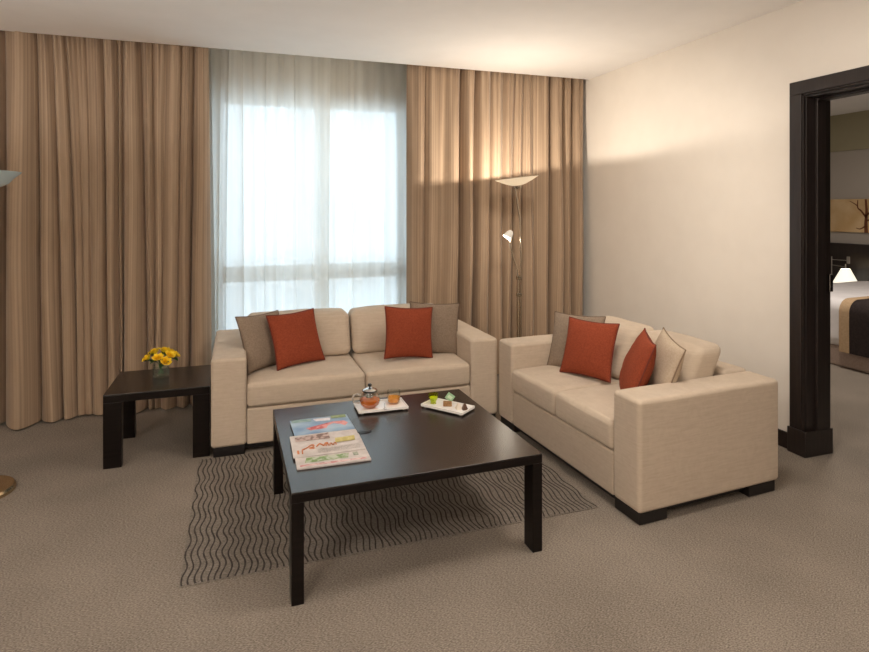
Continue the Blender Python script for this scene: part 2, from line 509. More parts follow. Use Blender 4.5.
# door frame: casing, jambs, stops, plinths, hinge
dr = empty('door_1', (XR, (D0 + D1) / 2, 0)); tag(dr, 'dark wood door frame of the bedroom doorway', 'door frame', kind='structure')
def dpart(name, mb, m=M_door):
    o = mb.build(name, m, dr)
    o.matrix_parent_inverse = Matrix.Translation((-XR, -(D0 + D1) / 2, 0))
    return o
CW = 0.075
for (a, b) in ((D1 + .012, D1 + .012 + CW), (D0 - .012 - CW, D0 - .012)):
    dpart('casing', MB().rbox(XR - .022, XR - .0005, a, b, 0, DZ + .022, .003))
    dpart('casing', MB().rbox(XR + WT + .0005, XR + WT + .022, a, b, 0, DZ + .022, .003))
    pa, pb = (D1 - .0215, b + .006) if a > D1 else (a - .006, D0 + .0215)
    dpart('plinth', MB().rbox(XR - .034, XR - .0225, pa, pb, 0, .145, .004))
dpart('head_casing', MB().rbox(XR - .022, XR - .0005, D0 - .012 - CW, D1 + .012 + CW, DZ + .0225, DZ + .097, .003))
dpart('head_casing', MB().rbox(XR + WT + .0005, XR + WT + .022, D0 - .012 - CW, D1 + .012 + CW, DZ + .0225, DZ + .097, .003))
# stepped inner edge of the casing and the jamb lining
for sgn, e in ((1, D1), (-1, D0)):
    def yy(a, b): return (min(e + sgn * a, e + sgn * b), max(e + sgn * a, e + sgn * b))
    dpart('casing_bead', MB().rbox(XR - .014, XR + .004, *yy(.0055, .0118), 0, DZ + .012, .002))
    dpart('jamb', MB().rbox(XR + .004, XR + WT - .002, *yy(.0005, .028), 0, DZ + .02, .002))
    dpart('door_stop', MB().rbox(XR + .07, XR + .135, *yy(-.016, .0), 0, DZ, .003))
    dpart('jamb_plinth', MB().rbox(XR - .0222, XR + WT - .003, *yy(-.0215, -.0165), 0, .145, .003))
dpart('head_bead', MB().rbox(XR - .014, XR + .004, D0 + .0005, D1 - .0005, DZ + .0125, DZ + .022, .002))
dpart('head_jamb', MB().rbox(XR + .005, XR + WT - .002, D0, D1, DZ + .0005, DZ + .0275, .002))
dpart('head_stop', MB().rbox(XR + .07, XR + .135, D0 + .017, D1 - .017, DZ - .016, DZ, .003))
hp = MB().rbox(XR + WT - .030, XR + WT - .004, D1 - .0235, D1 - .0005, 0.93, 1.03, .002)
dpart('strike_plate', hp, M_steel)

# window with frame, mullion, rail and four panes
wn = empty('window_1', ((WX0 + WX1) / 2, YW, WZ0)); tag(wn, 'tall window with a pale metal frame behind the sheer curtains', 'window', kind='structure')
def wpart(name, mb, m):
    o = mb.build(name, m, wn)
    o.matrix_parent_inverse = Matrix.Translation((-(WX0 + WX1) / 2, -YW, -WZ0))
    return o
y0, y1 = YW + .0, YW + .07
wpart('frame_side', MB().rbox(WX0, WX0 + .085, y0, y1, WZ0, WZ1, .004), M_frame)
wpart('frame_side', MB().rbox(WX1 - .085, WX1, y0, y1, WZ0, WZ1, .004), M_frame)
wpart('frame_rail', MB().rbox(WX0 + .085, WX1 - .085, y0, y1, WZ1 - .03, WZ1, .004), M_frame)
wpart('frame_rail', MB().rbox(WX0 + .085, WX1 - .085, y0, y1, WZ0, WZ0 + .06, .004), M_frame)
wpart('transom', MB().rbox(WX0 + .085, WX1 - .085, y0 - .01, y1, .81, .935, .004), M_frame)
xm = 0.665
wpart('mullion', MB().rbox(xm - .036, xm + .036, y0 + .0, y1, WZ0 + .06, .81, .004), M_frame)
wpart('mullion', MB().rbox(xm - .036, xm + .036, y0 + .0, y1, .935, WZ1 - .03, .004), M_frame)
for (a, b) in ((WX0 + .085, xm - .036), (xm + .036, WX1 - .085)):
    for (c, d) in ((WZ0 + .06, .81), (.935, WZ1 - .03)):
        wpart('pane', MB().box(a, b, YW + .034, YW + .040, c, d), M_pane)

# fixtures for the added, unseen ceiling lights
def fixture(x, y, s, label):
    t = empty('added_ceiling_fixture', (x, y, ZC))
    tag(t, label, 'ceiling light', 'unseen square ceiling lights added for brightness')
    fr = MB(); h = s / 2
    for (a, b, c, d) in ((-h - .03, h + .03, -h - .03, -h), (-h - .03, h + .03, h, h + .03), (-h - .03, -h, -h, h), (h, h + .03, -h, h)):
        fr.box(a, b, c, d, -.025, 0)
    fr.build('frame', M_ceil, t, False)
    MB().box(-h, h, -h, h, -.022, -.004).build('diffuser', M_panel, t, False)
for (x, y, wt, s) in ADDED_CEILING_LIGHTS: fixture(x, y, s, 'unseen square ceiling light added to the sitting room')
for (x, y, wt, s) in ADDED_BED_LIGHTS: fixture(x, y, s, 'unseen square ceiling light added to the bedroom')

for (x, y, wt, tg) in ADDED_SPOTS:
    t = empty('added_spotlight', (x, y, ZC)); tag(t, 'unseen ceiling spotlight added to wash the cream wall', 'spotlight')
    q = (Vector(tg) - Vector((x, y, 2.47))).to_track_quat('Z', 'Y').to_matrix()
    MB().lathe([(0, -.012), (.045, -.012), (.045, 0), (0, 0)], 24).build('ceiling_plate', M_ceil, t)
    MB().tube([(0, 0, -.012), (0, 0, -.10)], .008, 8).build('stem', M_ceil, t)
    MB().lathe([(0, -.075), (.035, -.070), (.048, -.005), (.050, .02), (.046, .02), (.044, -.010), (0, -.03)], 28, (0, 0, -.13), q).build('head', M_ceil, t)

# ================================================================== curtains
def drape(name, xt, xb, yt, yb, at, ab, z0, z1, m, seed, rows=22, M=16, pw=0.82, y_fn=None):
    """hanging cloth: folds between the crease positions xt (top) and xb (bottom); yt/yb line of the creases, at/ab fold depth"""
    rnd = random.Random(seed)
    n = len(xt) - 1
    val = [0.0 if rnd.random() < .5 else rnd.uniform(.15, .5) for _ in range(n + 1)]
    par = [(rnd.uniform(.75, 1.3), rnd.uniform(.6, 1.6), rnd.uniform(0, 6), rnd.uniform(.5, 1.0)) for _ in range(n)]
    mb = MB(); uv = []
    cols = n * M + 1
    arc = 0; prev = None; arcs = []
    grid = []
    for r in range(rows + 1):
        t = r / rows
        z = z1 + (z0 - z1) * t
        row = []
        for c in range(cols):
            i = min(c // M, n - 1); q = (c - i * M) / M
            amp, sk, ph, fl = par[i]
            te = t ** 0.8
            a0 = xt[i] + (xb[i] - xt[i]) * te
            a1 = xt[i + 1] + (xb[i + 1] - xt[i + 1]) * te
            wd = abs(a1 - a0)
            A = (at + (ab - at) * min(1, t * 1.6)) * amp * min(1.25, max(.35, wd / .16))
            qq = q ** (1.0 + (sk - 1) * .5 * math.sin(PI * min(1, t + .2)))
            vq = val[i] + (val[i + 1] - val[i]) * q
            pr = vq + (1 - vq) * max(0, math.sin(PI * qq)) ** pw
            rip = 0.05 * math.sin(3 * PI * qq + ph + 1.2 * t) * math.sin(PI * q) * fl
            y = yt + (yb - yt) * (t ** 1.1) - A * (pr + rip)
            y -= .016 * math.sin(4 * PI * q + ph) * math.sin(PI * q) * max(0, 1 - t / .22) * (wd > .06) * (at > .06)
            x = a0 + (a1 - a0) * q + 0.012 * math.sin(2.2 * t * PI + ph) * math.sin(PI * q) * t
            if t > 0.93: y -= .0
            row.append((x, y, z))
        grid.append(row)
    mid = grid[rows // 2]
    acc = [0.0]
    for c in range(1, cols):
        acc.append(acc[-1] + (Vector(mid[c]) - Vector(mid[c - 1])).length)
    for r in range(rows + 1):
        for c in range(cols):
            mb.v.append(grid[r][c]); uv.append((acc[c] + seed * 1.7, grid[r][c][2]))
    for r in range(rows):
        for c in range(cols - 1):
            mb.f.append((r * cols + c, (r + 1) * cols + c, (r + 1) * cols + c + 1, r * cols + c + 1))
    mb.uv = uv
    return mb.build(name, m, None, True, sharp=80)

def xs(us, y): return [x_at(u, y) for u in us]
# left curtain: creases read from the photograph, continued evenly out of view
lt = xs([1, 34, 49, 62, 74, 85, 101, 116, 121, 139, 152, 166, 182, 194, 208], 4.64)
lb = xs([3, 41, 63, 77, 84, 92, 107, 118, 122, 147, 154, 161, 176, 189, 212], 4.46)
ext_t = [XL + .06 + (lt[0] - XL - .06) * k / 6 for k in range(6)]
ext_b = [XL + .06 + (lb[0] - XL - .06) * k / 6 for k in range(6)]
o = drape('curtain', ext_t + lt, ext_b + lb, 4.70, 4.52, .075, .15, .012, ZC + .10, M_curtain, 3)
tag(o, 'brown striped full-length curtain at the window, behind the yellow flowers', 'curtain', 'heavy striped curtains')
rt = xs([408, 427, 446, 463, 478, 493, 506, 518, 527, 536, 553, 566, 575, 586], 4.64)
rb = xs([408, 425, 441, 461, 474, 489, 505, 515, 524, 537, 552, 566, 575, 585], 4.50)
o = drape('curtain', rt, rb, 4.70, 4.60, .075, .15, .012, ZC + .10, M_curtain, 5)
tag(o, 'brown striped full-length curtain in the corner, behind the lit floor lamp', 'curtain', 'heavy striped curtains')

def even(a, b, n, jit, seed):
    rnd = random.Random(seed)
    return [a + (b - a) * k / n + (rnd.uniform(-jit, jit) if 0 < k < n else 0) for k in range(n + 1)]
a = even(-.40, .73, 13, .03, 1)
b = [p + random.Random(i).uniform(-.05, .05) for i, p in enumerate(a)]
o = drape('sheer_curtain', a, b, 4.85, 4.80, .05, .075, .012, ZC + .10, M_sheer, 11, rows=16, M=8, pw=1.0)
tag(o, 'white sheer curtain with many folds, beside the curtain behind the flowers', 'sheer curtain', 'white sheer curtains')
a = even(.64, 1.50, 8, .03, 2); b = [p + random.Random(40 + i).uniform(-.02, .02) for i, p in enumerate(a)]
o = drape('sheer_curtain', a, b, 4.90, 4.87, .03, .04, .012, ZC + .10, M_sheer, 13, rows=16, M=8, pw=1.0)
tag(o, 'flatter bluish white sheer curtain beside the lamp-lit curtain', 'sheer curtain', 'white sheer curtains')
for y in (4.70, 4.85):
    o = MB().rbox(XL + .02, XR - .02, y - .012, y + .012, ZC + .105, ZC + .139, .003).build('curtain_track', M_bowl)
    tag(o, 'white ceiling track carrying the ' + ('striped' if y < 4.8 else 'sheer') + ' curtains', 'curtain track')

# ================================================================== sofas
def make_sofa(L, D, AW, loc, rz, label, shear=0.0, lean=.11):
    t = empty('sofa', loc, rz)
    tag(t, label, 'sofa')
    def wp(x, y, z): return (x + shear * y * (x / L), y, z)
    def fpart(name, x0, x1, y0, y1, z0, z1, r, n, fn=None, m=M_sofa, k=2):
        def g(x, y, z):
            if fn: x, y, z = fn(x, y, z)
            return wp(x, y, z)
        mb = MB().rbox(x0, x1, y0, y1, z0, z1, r, n, k, g); mb.hard = True
        return mb.build(name, m, t, sharp=50)
    AH, BZ, SZ0, SZ1 = 0.557, 0.052, 0.262, 0.405
    g = 0.0015
    def puff(x0, x1, y0, y1, z0, z1, a):
        def f(x, y, z):
            p = max(0, 1 - ((x - (x0 + x1) / 2) / ((x1 - x0) / 2)) ** 2) ** .5
            q = max(0, 1 - ((y - (y0 + y1) / 2) / ((y1 - y0) / 2)) ** 2) ** .5
            rz_ = (z - z0) / (z1 - z0)
            n_ = mnoise.noise(Vector((x * 5 + x0 * 7, y * 5, z * 3))) * .004
            return (x, y - a * .45 * p * math.sin(PI * min(1, max(0, rz_))) * (1 if y < (y0 + y1) / 2 else 0), z + (a * p * q + n_) * (1 if rz_ > .5 else 0))
        return f
    # arms
    for (a, b) in ((0, AW), (L - AW, L)):
        def fa(x, y, z): return (x, y, z + .003 * mnoise.noise(Vector((x * 4, y * 6, 2))) * (z > .4))
        fpart('arm', a, b, 0, D, BZ, AH, .022, (2, 6, 4), fa, k=3)
    fpart('back', AW + g, L - AW - g, D - .17, D, BZ, AH + .008, .022, (6, 1, 4), k=3)
    fpart('base', AW + g, L - AW - g, .006, D - .17 - g, BZ, SZ0 - .002, .012, (6, 3, 2))
    mid = L / 2
    for (a, b) in ((AW + g, mid - g), (mid + g, L - AW - g)):
        fpart('seat_cushion', a, b, -.004, D - .18, SZ0, SZ1, .026, (10, 8, 3), puff(a, b, 0, D - .18, SZ0, SZ1, .013), k=3)
    for (a, b) in ((AW + g, mid - g), (mid + g, L - AW - g)):
        def fb(x, y, z, a=a, b=b):
            tz = (z - .41) / .30
            p = max(0, 1 - ((x - (a + b) / 2) / ((b - a) / 2)) ** 2) ** .5
            fr = 1 if y < .53 else 0
            yy_ = y + lean * tz - fr * .03 * p * math.sin(PI * min(1, max(0, tz)))
            zz = z + (.012 * p + .006 * mnoise.noise(Vector((x * 6, a * 5, 1)))) * (tz > .5)
            return (x, yy_, zz)
        fpart('back_cushion', a + .004, b - .004, .42, .60, .412, .692, .045, (10, 2, 8), fb, k=3)
    for (a, b) in ((.03, .20), (L - .20, L - .03)):
        for (c, d) in ((.012, .17), (D - .20, D - .02)):
            fpart('foot', a - .018 if a < 1 else a + .018, b - .018 if a < 1 else b + .018, c, d, 0, BZ - .0005, .003, (1, 1, 1), m=M_foot_shade)
    fpart('underside_shade', .04, L - .04, .035, D - .035, .022, BZ - .001, .003, (1, 1, 1), m=M_foot_shade)  # black slab standing in for the shade under the sofa
    return t

make_sofa(1.77, .87, .192, (-0.145, 3.49, 0), 0, 'beige two-seat sofa standing in front of the window')
make_sofa(1.345, .885, .185, (1.618, 3.474, 0), R(-87.6), 'shorter beige two-seat sofa standing beside the cream wall', shear=-.02, lean=.15)

# ================================================================== throw pillows
def make_pillow(size, thick, loc, yaw, tilt, roll, m, mp_, label, seed, group='throw pillows on the sofas'):
    rnd = random.Random(seed)
    o = None
    N = 18
    mb = MB()
    def P(x, y, sgn):
        kx = 1 - .075 * (1 - y * y); ky = 1 - .075 * (1 - x * x)
        T = thick / 2 * (max(0, (1 - x * x) * (1 - y * y))) ** .42 * (1 - .12 * (x * x + y * y))
        T += .004 * mnoise.noise(Vector((x * 2.5 + seed, y * 2.5, sgn))) * (1 - max(abs(x), abs(y)) ** 4)
        T += .0035 * mnoise.noise(Vector((x * 6 + seed, y * 6, sgn * 3))) * (max(abs(x), abs(y)) > .3) * (1 - max(abs(x), abs(y)) ** 6)
        return Vector((x * size / 2 * kx, -sgn * T, y * size / 2 * ky))
    def co(i): 
        t = i / N * 2 - 1
        return math.copysign(1 - (1 - abs(t)) ** 1.35, t)
    idx = {}
    for sg in (1, -1):
        for i in range(N + 1):
            for j in range(N + 1):
                edge = i in (0, N) or j in (0, N)
                key = (i, j, 0 if edge else sg)
                if key not in idx:
                    p = P(co(i), co(j), sg)
                    if edge: p.y = 0
                    idx[key] = len(mb.v); mb.v.append(tuple(p))
        for i in range(N):
            for j in range(N):
                q = []
                for (a, b) in ((i, j), (i + 1, j), (i + 1, j + 1), (i, j + 1)):
                    e = a in (0, N) or b in (0, N)
                    q.append(idx[(a, b, 0 if e else sg)])
                mb.f.append(tuple(q) if sg == 1 else tuple(reversed(q)))
    o = mb.build('throw_pillow', m, None, True, sharp=180)
    loop = []
    for i in range(N): loop.append(P(co(i), -1, 1))
    for i in range(N): loop.append(P(1, co(i), 1))
    for i in range(N): loop.append(P(co(N - i), 1, 1))
    for i in range(N): loop.append(P(-1, co(N - i), 1))
    for p in loop: p.y = 0
    loop.append(loop[0])
    MB().tube(loop, .0035, 6, False).build('piping', mp_, o)
    Mx = Matrix.Rotation(yaw, 4, 'Z') @ Matrix.Rotation(-tilt, 4, 'X') @ Matrix.Rotation(roll, 4, 'Y')
    o.matrix_world = Matrix.Translation(loc) @ Mx
    tag(o, label, 'pillow', group)
    return o

make_pillow(.345, .12, (.352, 3.80, .580), R(25.6), R(22), R(-.9), M_red, M_redpipe, 'rust red throw pillow tilted against the taupe one on the window sofa', 1)
make_pillow(.35, .11, (.155, 3.82, .576), R(41), R(20.8), R(1.7), M_tan, M_tanpipe, 'taupe throw pillow in the sofa corner nearest the side table', 2)
make_pillow(.335, .12, (1.071, 3.69, .590), R(3.4), R(12), R(4.5), M_red, M_redpipe, 'upright rust red throw pillow on the window sofa, facing the tea set', 3)
make_pillow(.355, .11, (1.284, 3.795, .582), R(-4), R(10), R(4), M_tan, M_tanpipe, 'taupe throw pillow beside the upright rust pillow on the window sofa', 4)
make_pillow(.335, .12, (1.965, 2.955, .582), R(-65), R(19), R(-.6), M_red, M_redpipe, 'rust red throw pillow on the shorter sofa, its square face fully visible', 5)
make_pillow(.355, .11, (2.005, 3.16, .572), R(-62), R(19), R(-1.8), M_tan, M_tanpipe, 'taupe throw pillow at the far end of the shorter sofa', 6)
make_pillow(.355, .13, (1.939, 2.484, .590), R(-120), R(20.4), R(2), M_red, M_redpipe, 'rust red throw pillow seen edge on, above the near arm of the shorter sofa', 7)
make_pillow(.342, .12, (2.068, 2.452, .584), R(-111), R(18), R(7), M_cream, M_creampipe, 'cream throw pillow seen edge on behind the rust one, brown piping', 8)

# ================================================================== tables
def table(name, label, x0, x1, y0, y1, h, th, lw, ld, top_m, rz=0.0, rear=0.0):
    t = empty(name, ((x0 + x1) / 2, (y0 + y1) / 2, 0), rz); tag(t, label, 'table')
    w2, d2 = (x1 - x0) / 2, (y1 - y0) / 2
    MB().rbox(-w2, w2, -d2, d2, h - .006, h, .002, (1, 1, 1)).build('table_top', top_m, t)
    MB().rbox(-w2, w2, -d2, d2, h - th, h - .0062, .002, (1, 1, 1)).build('apron', M_wenge, t)
    for sx in (-1, 1):
        for sy in (-1, 1):
            a, b = sorted((sx * w2, sx * (w2 - lw))); c, d = sorted((sy * d2, sy * (d2 - ld)))
            MB().rbox(a, b, c, d, rear if sy > 0 else 0, h - th - .0005, .002).build('leg', M_wenge, t)
    return t
table('coffee_table', 'large low dark wood coffee table on the wavy rug', .172, 1.177, 2.106, 3.020, .400, .038, .044, .074, M_wenge_top, R(.8), .0062)
table('side_table', 'small dark wood side table holding the vase of flowers', -.690, -.152, 3.535, 4.02, .400, .045, .09, .05, M_wenge_top)

# ================================================================== rug with raised wavy lines
RX0, RX1, RY0, RY1 = -.208, 1.605, 2.335, 3.495
rug = MB().rbox(RX0, RX1, RY0, RY1, 0.0005, .004, .0015).build('rug', M_rug)
tag(rug, 'beige area rug with dark wavy lines under the coffee table', 'rug')
mb = MB()
rnd = random.Random(4)
nl = 76
phase = [0.0]
for k in range(nl):
    bx = RX0 + .012 + (RX1 - RX0 - .024) * k / (nl - 1)
    wl = .200
    am = rnd.uniform(.0075, .0095)
    pts = []
    n = 84
    hw = .0038
    V = []; Fc = []
    for i in range(n + 1):
        y = RY0 + .004 + (RY1 - RY0 - .008) * i / n
        ph = k * .22 + 3.2 * mnoise.noise(Vector((k * .16, y * 1.6, 3))) + .9 * mnoise.noise(Vector((k * .9, y * 3, 8)))
        x = bx + am * math.sin(2 * PI * y / wl + ph) + .004 * mnoise.noise(Vector((k * .6, y * 4, 0)))
        x = min(max(x, RX0 + .006), RX1 - .006)
        h_ = hw * (1 + .4 * mnoise.noise(Vector((k * 1.7, y * 30, 5))))
        V += [(x - h_, y, .0037), (x, y, .006), (x + h_, y, .0037)]
    for i in range(n):
        Fc += [(3 * i, 3 * i + 1, 3 * i + 4, 3 * i + 3), (3 * i + 1, 3 * i + 2, 3 * i + 5, 3 * i + 4)]
    mb.add(V, Fc)
o = mb.build('wavy_lines', M_rugline, rug)
tag(o, 'dark brown wavy raised lines', kind='stuff')

# ================================================================== floor lamps
def floor_lamp(loc, rz, label, lit, power=0.0, col=(1, .885, .74), ro=.172, deep=False, base_r=.14, zrim=1.655, tilt=7, stand_m=M_nickel, base_m=M_nickel):
    t = empty('floor_lamp', loc, rz); tag(t, label, 'floor lamp', 'torchiere floor lamps')
    MB().lathe([(0, 0), (base_r, 0), (base_r, .016), (base_r - .008, .026), (base_r * .4, .032), (.02, .04), (0, .04)], 48).build('base', base_m, t)
    MB().tube([(-.011, 0, .035), (-.011, 0, .86)], .0085, 10).build('pole', stand_m, t)
    MB().tube([(.011, 0, .035), (.011, 0, .92)], .0085, 10).build('pole', stand_m, t)
    MB().rbox(-.022, .022, -.012, .012, .72, .745, .004).build('clamp', stand_m, t)
    MB().rbox(-.022, .022, -.012, .012, .85, .88, .004).build('clamp', stand_m, t)
    Mt = Matrix.Rotation(R(-tilt), 4, 'Y')
    hub = Vector((-.012, 0, zrim - .078))
    MB().tube(catmull([(.011, 0, .90), (.016, 0, 1.10), (.008, 0, 1.32), (-.02, 0, 1.50), (hub.x - .025, 0, hub.z + .012)], 8), .0068, 10).build('bowed_arm', stand_m, t)
    MB().lathe([(0, -.012), (.030, -.012), (.036, .004), (.036, .016), (0, .016)], 24, hub, Mt.to_3x3()).build('hub', stand_m, t)
    # shallow dish, open on top
    outer = [(.034, .016), (.07, .026), (.12, .048), (ro - .006, .072), (ro, .078)]
    inner = [(ro - .004, .079), (ro - .012, .074), (.12, .053), (.07, .031), (0, .024)]
    if deep:
        outer = [(.034, .006), (.09, .012), (.135, .035), (.160, .066), (ro - .006, .086), (ro, .094)]
        inner = [(ro - .004, .095), (ro - .012, .090), (.155, .070), (.130, .041), (.09, .018), (0, .012)]
    bowl = MB().lathe(outer + inner, 56, hub, Mt.to_3x3()).build('bowl', M_frost if deep else M_bowlglow, t)
    if not deep: MB().lathe([(ro - .003, .0765), (ro + .003, .078), (ro + .001, .082), (ro - .004, .081), (ro - .003, .0765)], 56, hub, Mt.to_3x3()).build('rim', stand_m, bowl)
    # reading arm
    hd = Vector((-.098, -.02, 1.205))
    MB().tube(catmull([(-.011, 0, .86), (-.018, -.004, .93), (-.06, -.012, 1.04), (-.085, -.018, 1.13), hd + Vector((.012, 0, -.02))], 8), .006, 8).build('reading_arm', stand_m, t)
    Mh = (Matrix.Rotation(R(35), 4, 'Y') @ Matrix.Rotation(R(180), 4, 'X')).to_3x3()
    rh = MB().lathe([(0, -.038), (.015, -.038), (.026, -.022), (.038, .022), (.036, .025), (.022, -.016), (0, -.025)], 24, hd, Mh); rh = rh.build('reading_head', M_bowl if lit else stand_m, t)
    bl = MB().lathe([(0, -.015), (.013, -.012), (.020, .004), (.014, .018), (0, .023)], 16, hd, Mh).build('reading_bulb', M_bulb if lit else M_bowl, rh)
    b2 = MB().lathe([(0, .026), (.012, .028), (.016, .040), (.012, .052), (0, .056)], 16, hub, Mt.to_3x3()).build('bulb', M_bulb if lit else M_bowl, bowl)
    if lit:
        d = bpy.data.lights.new('torch_light', 'POINT'); d.energy = power; d.color = col; d.shadow_soft_size = .012
        l = bpy.data.objects.new('torch_light', d); COL.objects.link(l); l.parent = t
        l.location = hub + Mt.to_3x3() @ Vector((0, 0, .070))
        d = bpy.data.lights.new('reading_light', 'POINT'); d.energy = READING_W; d.color = col; d.shadow_soft_size = .02
        l = bpy.data.objects.new('reading_light', d); COL.objects.link(l); l.parent = t
        l.location = hd + Mh @ Vector((0, 0, .050))
    return t
floor_lamp((x_at(519, 4.12), 4.12, 0), 0, 'lit torchiere floor lamp with a reading arm, standing before the corner curtain', True, TORCH_W)
for _i, (x, y, p_) in enumerate(ADDED_TORCHES):
    floor_lamp((x, y, 0), 0, ['unseen torchiere added by the side wall to brighten the ceiling', 'unseen torchiere added by the rear wall to brighten the ceiling'][_i], True, p_, (1, .93, .87), tilt=0)
floor_lamp((-1.215, 3.43, 0), 0, 'unlit torchiere floor lamp with a round brass base at the picture edge', False, ro=.19, deep=True, base_r=.155, zrim=1.575, tilt=0, stand_m=M_brass, base_m=M_brass)

# ================================================================== vase of roses on the side table
VX, VY, VZ = x_at(161, 3.83), 3.83, .4005
v = empty('flower_vase', (VX, VY, VZ)); tag(v, 'small clear glass vase of water on the side table', 'vase')
MB().lathe([(0, 0), (.043, 0), (.045, .004), (.046, .078), (.047, .083), (.0445, .083), (.0435, .010), (0, .009)], 32).build('glass', M_glass, v)
MB().lathe([(0, .010), (.0430, .010), (.0430, .050), (0, .050)], 32).build('water', thin_glass('vase_water', (.92, .97, .93), .2), v)

def make_rose(seed):
    rnd = random.Random(seed)
    mb = MB()
    # nested petals around a bud
    for ring, (n, rr, hh, op) in enumerate(((3, .006, .031, .02), (5, .012, .031, .10), (6, .019, .030, .25), (7, .026, .026, .55))):
        for k in range(n):
            a0 = 2 * PI * (k + .5 * (ring % 2)) / n + rnd.uniform(-.2, .2)
            da = PI / n * 1.35
            V = []; Fc = []
            m1, m2 = 4, 4
            for i in range(m1 + 1):
                s_ = i / m1 * 2 - 1
                for j in range(m2 + 1):
                    t_ = j / m2
                    wd = math.sin(PI * (.15 + .8 * t_)) ** .6
                    a = a0 + da * s_ * wd
                    r_ = rr * (.35 + .65 * math.sin(t_ * PI / 2)) + op * .012 * t_ ** 3
                    z = hh * t_ * (1 - .18 * s_ * s_) - op * .007 * max(0, t_ - .7) * 3
                    V.append((r_ * math.cos(a), r_ * math.sin(a), z))
            for i in range(m1):
                for j in range(m2):
                    q = i * (m2 + 1) + j
                    Fc.append((q, q + m2 + 1, q + m2 + 2, q + 1))
            mb.add(V, Fc)
    return mb
def leaf_mesh(L, W):
    mb = MB(); V = []; Fc = []
    for i in range(7):
        t_ = i / 6; ww = W * math.sin(PI * min(1, .04 + t_ * .96)) ** .8
        for s_ in (-1, 0, 1):
            V.append((t_ * L, s_ * ww, .012 * math.sin(PI * t_) - .25 * ww * (s_ == 0)))
    for i in range(6):
        for j in range(2):
            q = i * 3 + j
            Fc.append((q, q + 3, q + 4, q + 1))
    return mb.add(V, Fc)
spots = [(-.010, -.040, .150, 0), (.046, -.026, .158, 1), (-.066, -.012, .146, 2), (.014, .010, .178, 3), (-.034, .006, .176, 4), (.070, .012, .150, 5),
         (.030, .050, .164, 6), (-.040, .046, .158, 7), (.030, -.060, .130, 8)]
for i, (x, y, z, sd) in enumerate(spots):
    z -= .016
    rt_ = empty('rose', (VX, VY, VZ)); tag(rt_, 'yellow rose in the small glass vase', 'rose', 'yellow roses in the glass vase')
    d = Vector((x * 1.0, y * 1.0, .075)).normalized()
    q = d.to_track_quat('Z', 'Y').to_matrix()
    rm = make_rose(sd)
    rm.v = [tuple(Vector((x, y, z - .02)) + q @ Vector(p)) for p in rm.v]
    rm.build('bloom', M_yellow, rt_, sharp=180)
    foot = Vector((-x * .25, -y * .25, .014))
    MB().tube(catmull([foot, Vector((x * .30, y * .30, .085)), Vector((x, y, z - .018))], 5), .0022, 6).build('stem', M_stem, rt_)
    for kx in range(2):
        lf = leaf_mesh(.055, .015)
        an = math.atan2(y, x) + (-.8 if kx else .7)
        Ml = Matrix.Rotation(an, 3, 'Z') @ Matrix.Rotation(R(10 if kx else -15), 3, 'Y')
        lf.v = [tuple(Vector((x * .75, y * .75, z - .035)) + Ml @ Vector(p)) for p in lf.v]
        lf.build('leaf', M_leaf, rt_, sharp=180)

# ================================================================== things on the coffee table
TZ = .4005
def tray(name, label, cx, cy, w_, d_, rz):
    t = empty(name, (cx, cy, TZ), rz); tag(t, label, 'tray')
    MB().rbox(-w_ / 2, w_ / 2, -d_ / 2, d_ / 2, .006, .013, .003).build('plate', M_porc, t)
    for (a, b, c, d) in ((-w_ / 2, w_ / 2, -d_ / 2, -d_ / 2 + .006), (-w_ / 2, w_ / 2, d_ / 2 - .006, d_ / 2), (-w_ / 2, -w_ / 2 + .006, -d_ / 2 + .006, d_ / 2 - .006), (w_ / 2 - .006, w_ / 2, -d_ / 2 + .006, d_ / 2 - .006)):
        MB().rbox(a, b, c, d, .013, .019, .002).build('rim', M_porc, t)
    for sx in (-1, 1):
        MB().rbox(sx * (w_ / 2 - .02) - .008, sx * (w_ / 2 - .02) + .008, -d_ / 2 + .01, d_ / 2 - .01, 0, .006, .002).build('foot', M_porc, t)
    return t
tray('serving_tray', 'white porcelain tray carrying the glass teapot and cup', .683, 2.862, .252, .148, R(-1))
tray('serving_tray', 'narrow white porcelain tray carrying sweets and a lime cup', 1.000, 2.745, .245, .125, R(-52))

tp = empty('teapot', (.625, 2.855, TZ + .0135)); tag(tp, 'round glass teapot with a steel infuser and amber tea', 'teapot')
MB().lathe([(0, 0), (.030, 0), (.046, .014), (.053, .036), (.048, .058), (.034, .074), (.033, .078), (.031, .078), (.032, .073), (.046, .057), (.0505, .036), (.044, .016), (.029, .0025), (0, .0025)], 36).build('glass_body', M_glass, tp)
MB().lathe([(0, .0035), (.028, .0035), (.043, .016), (.0492, .036), (.0488, .040), (0, .040)], 36).build('tea', M_tea, tp)
inf = MB().lathe([(0, .010), (.019, .012), (.020, .072), (.036, .079), (.037, .085), (.030, .090), (.018, .095), (.006, .097), (0, .097)], 28); inf = inf.build('infuser', M_steel, tp)
MB().lathe([(.0372, .0785), (.0385, .080), (.0385, .0845), (.0372, .086)], 28).build('lid_band', M_black, inf)
MB().lathe([(0, .097), (.004, .0975), (.005, .102), (.010, .106), (.0105, .112), (.006, .117), (0, .118)], 16).build('knob', M_black, inf)
MB().tube(catmull([(-.046, 0, .062), (-.070, 0, .070), (-.086, 0, .056), (-.080, 0, .034), (-.052, 0, .026)], 8), .0045, 8).build('handle', mat('pale_glass_handle', (.62, .58, .52), .08, Transmission_Weight=.5), tp)
MB().tube(catmull([(.046, 0, .034), (.062, 0, .046), (.070, 0, .066)], 6), [.010 - .005 * i / 12 for i in range(13)], 10, False).build('spout', M_glass, tp)

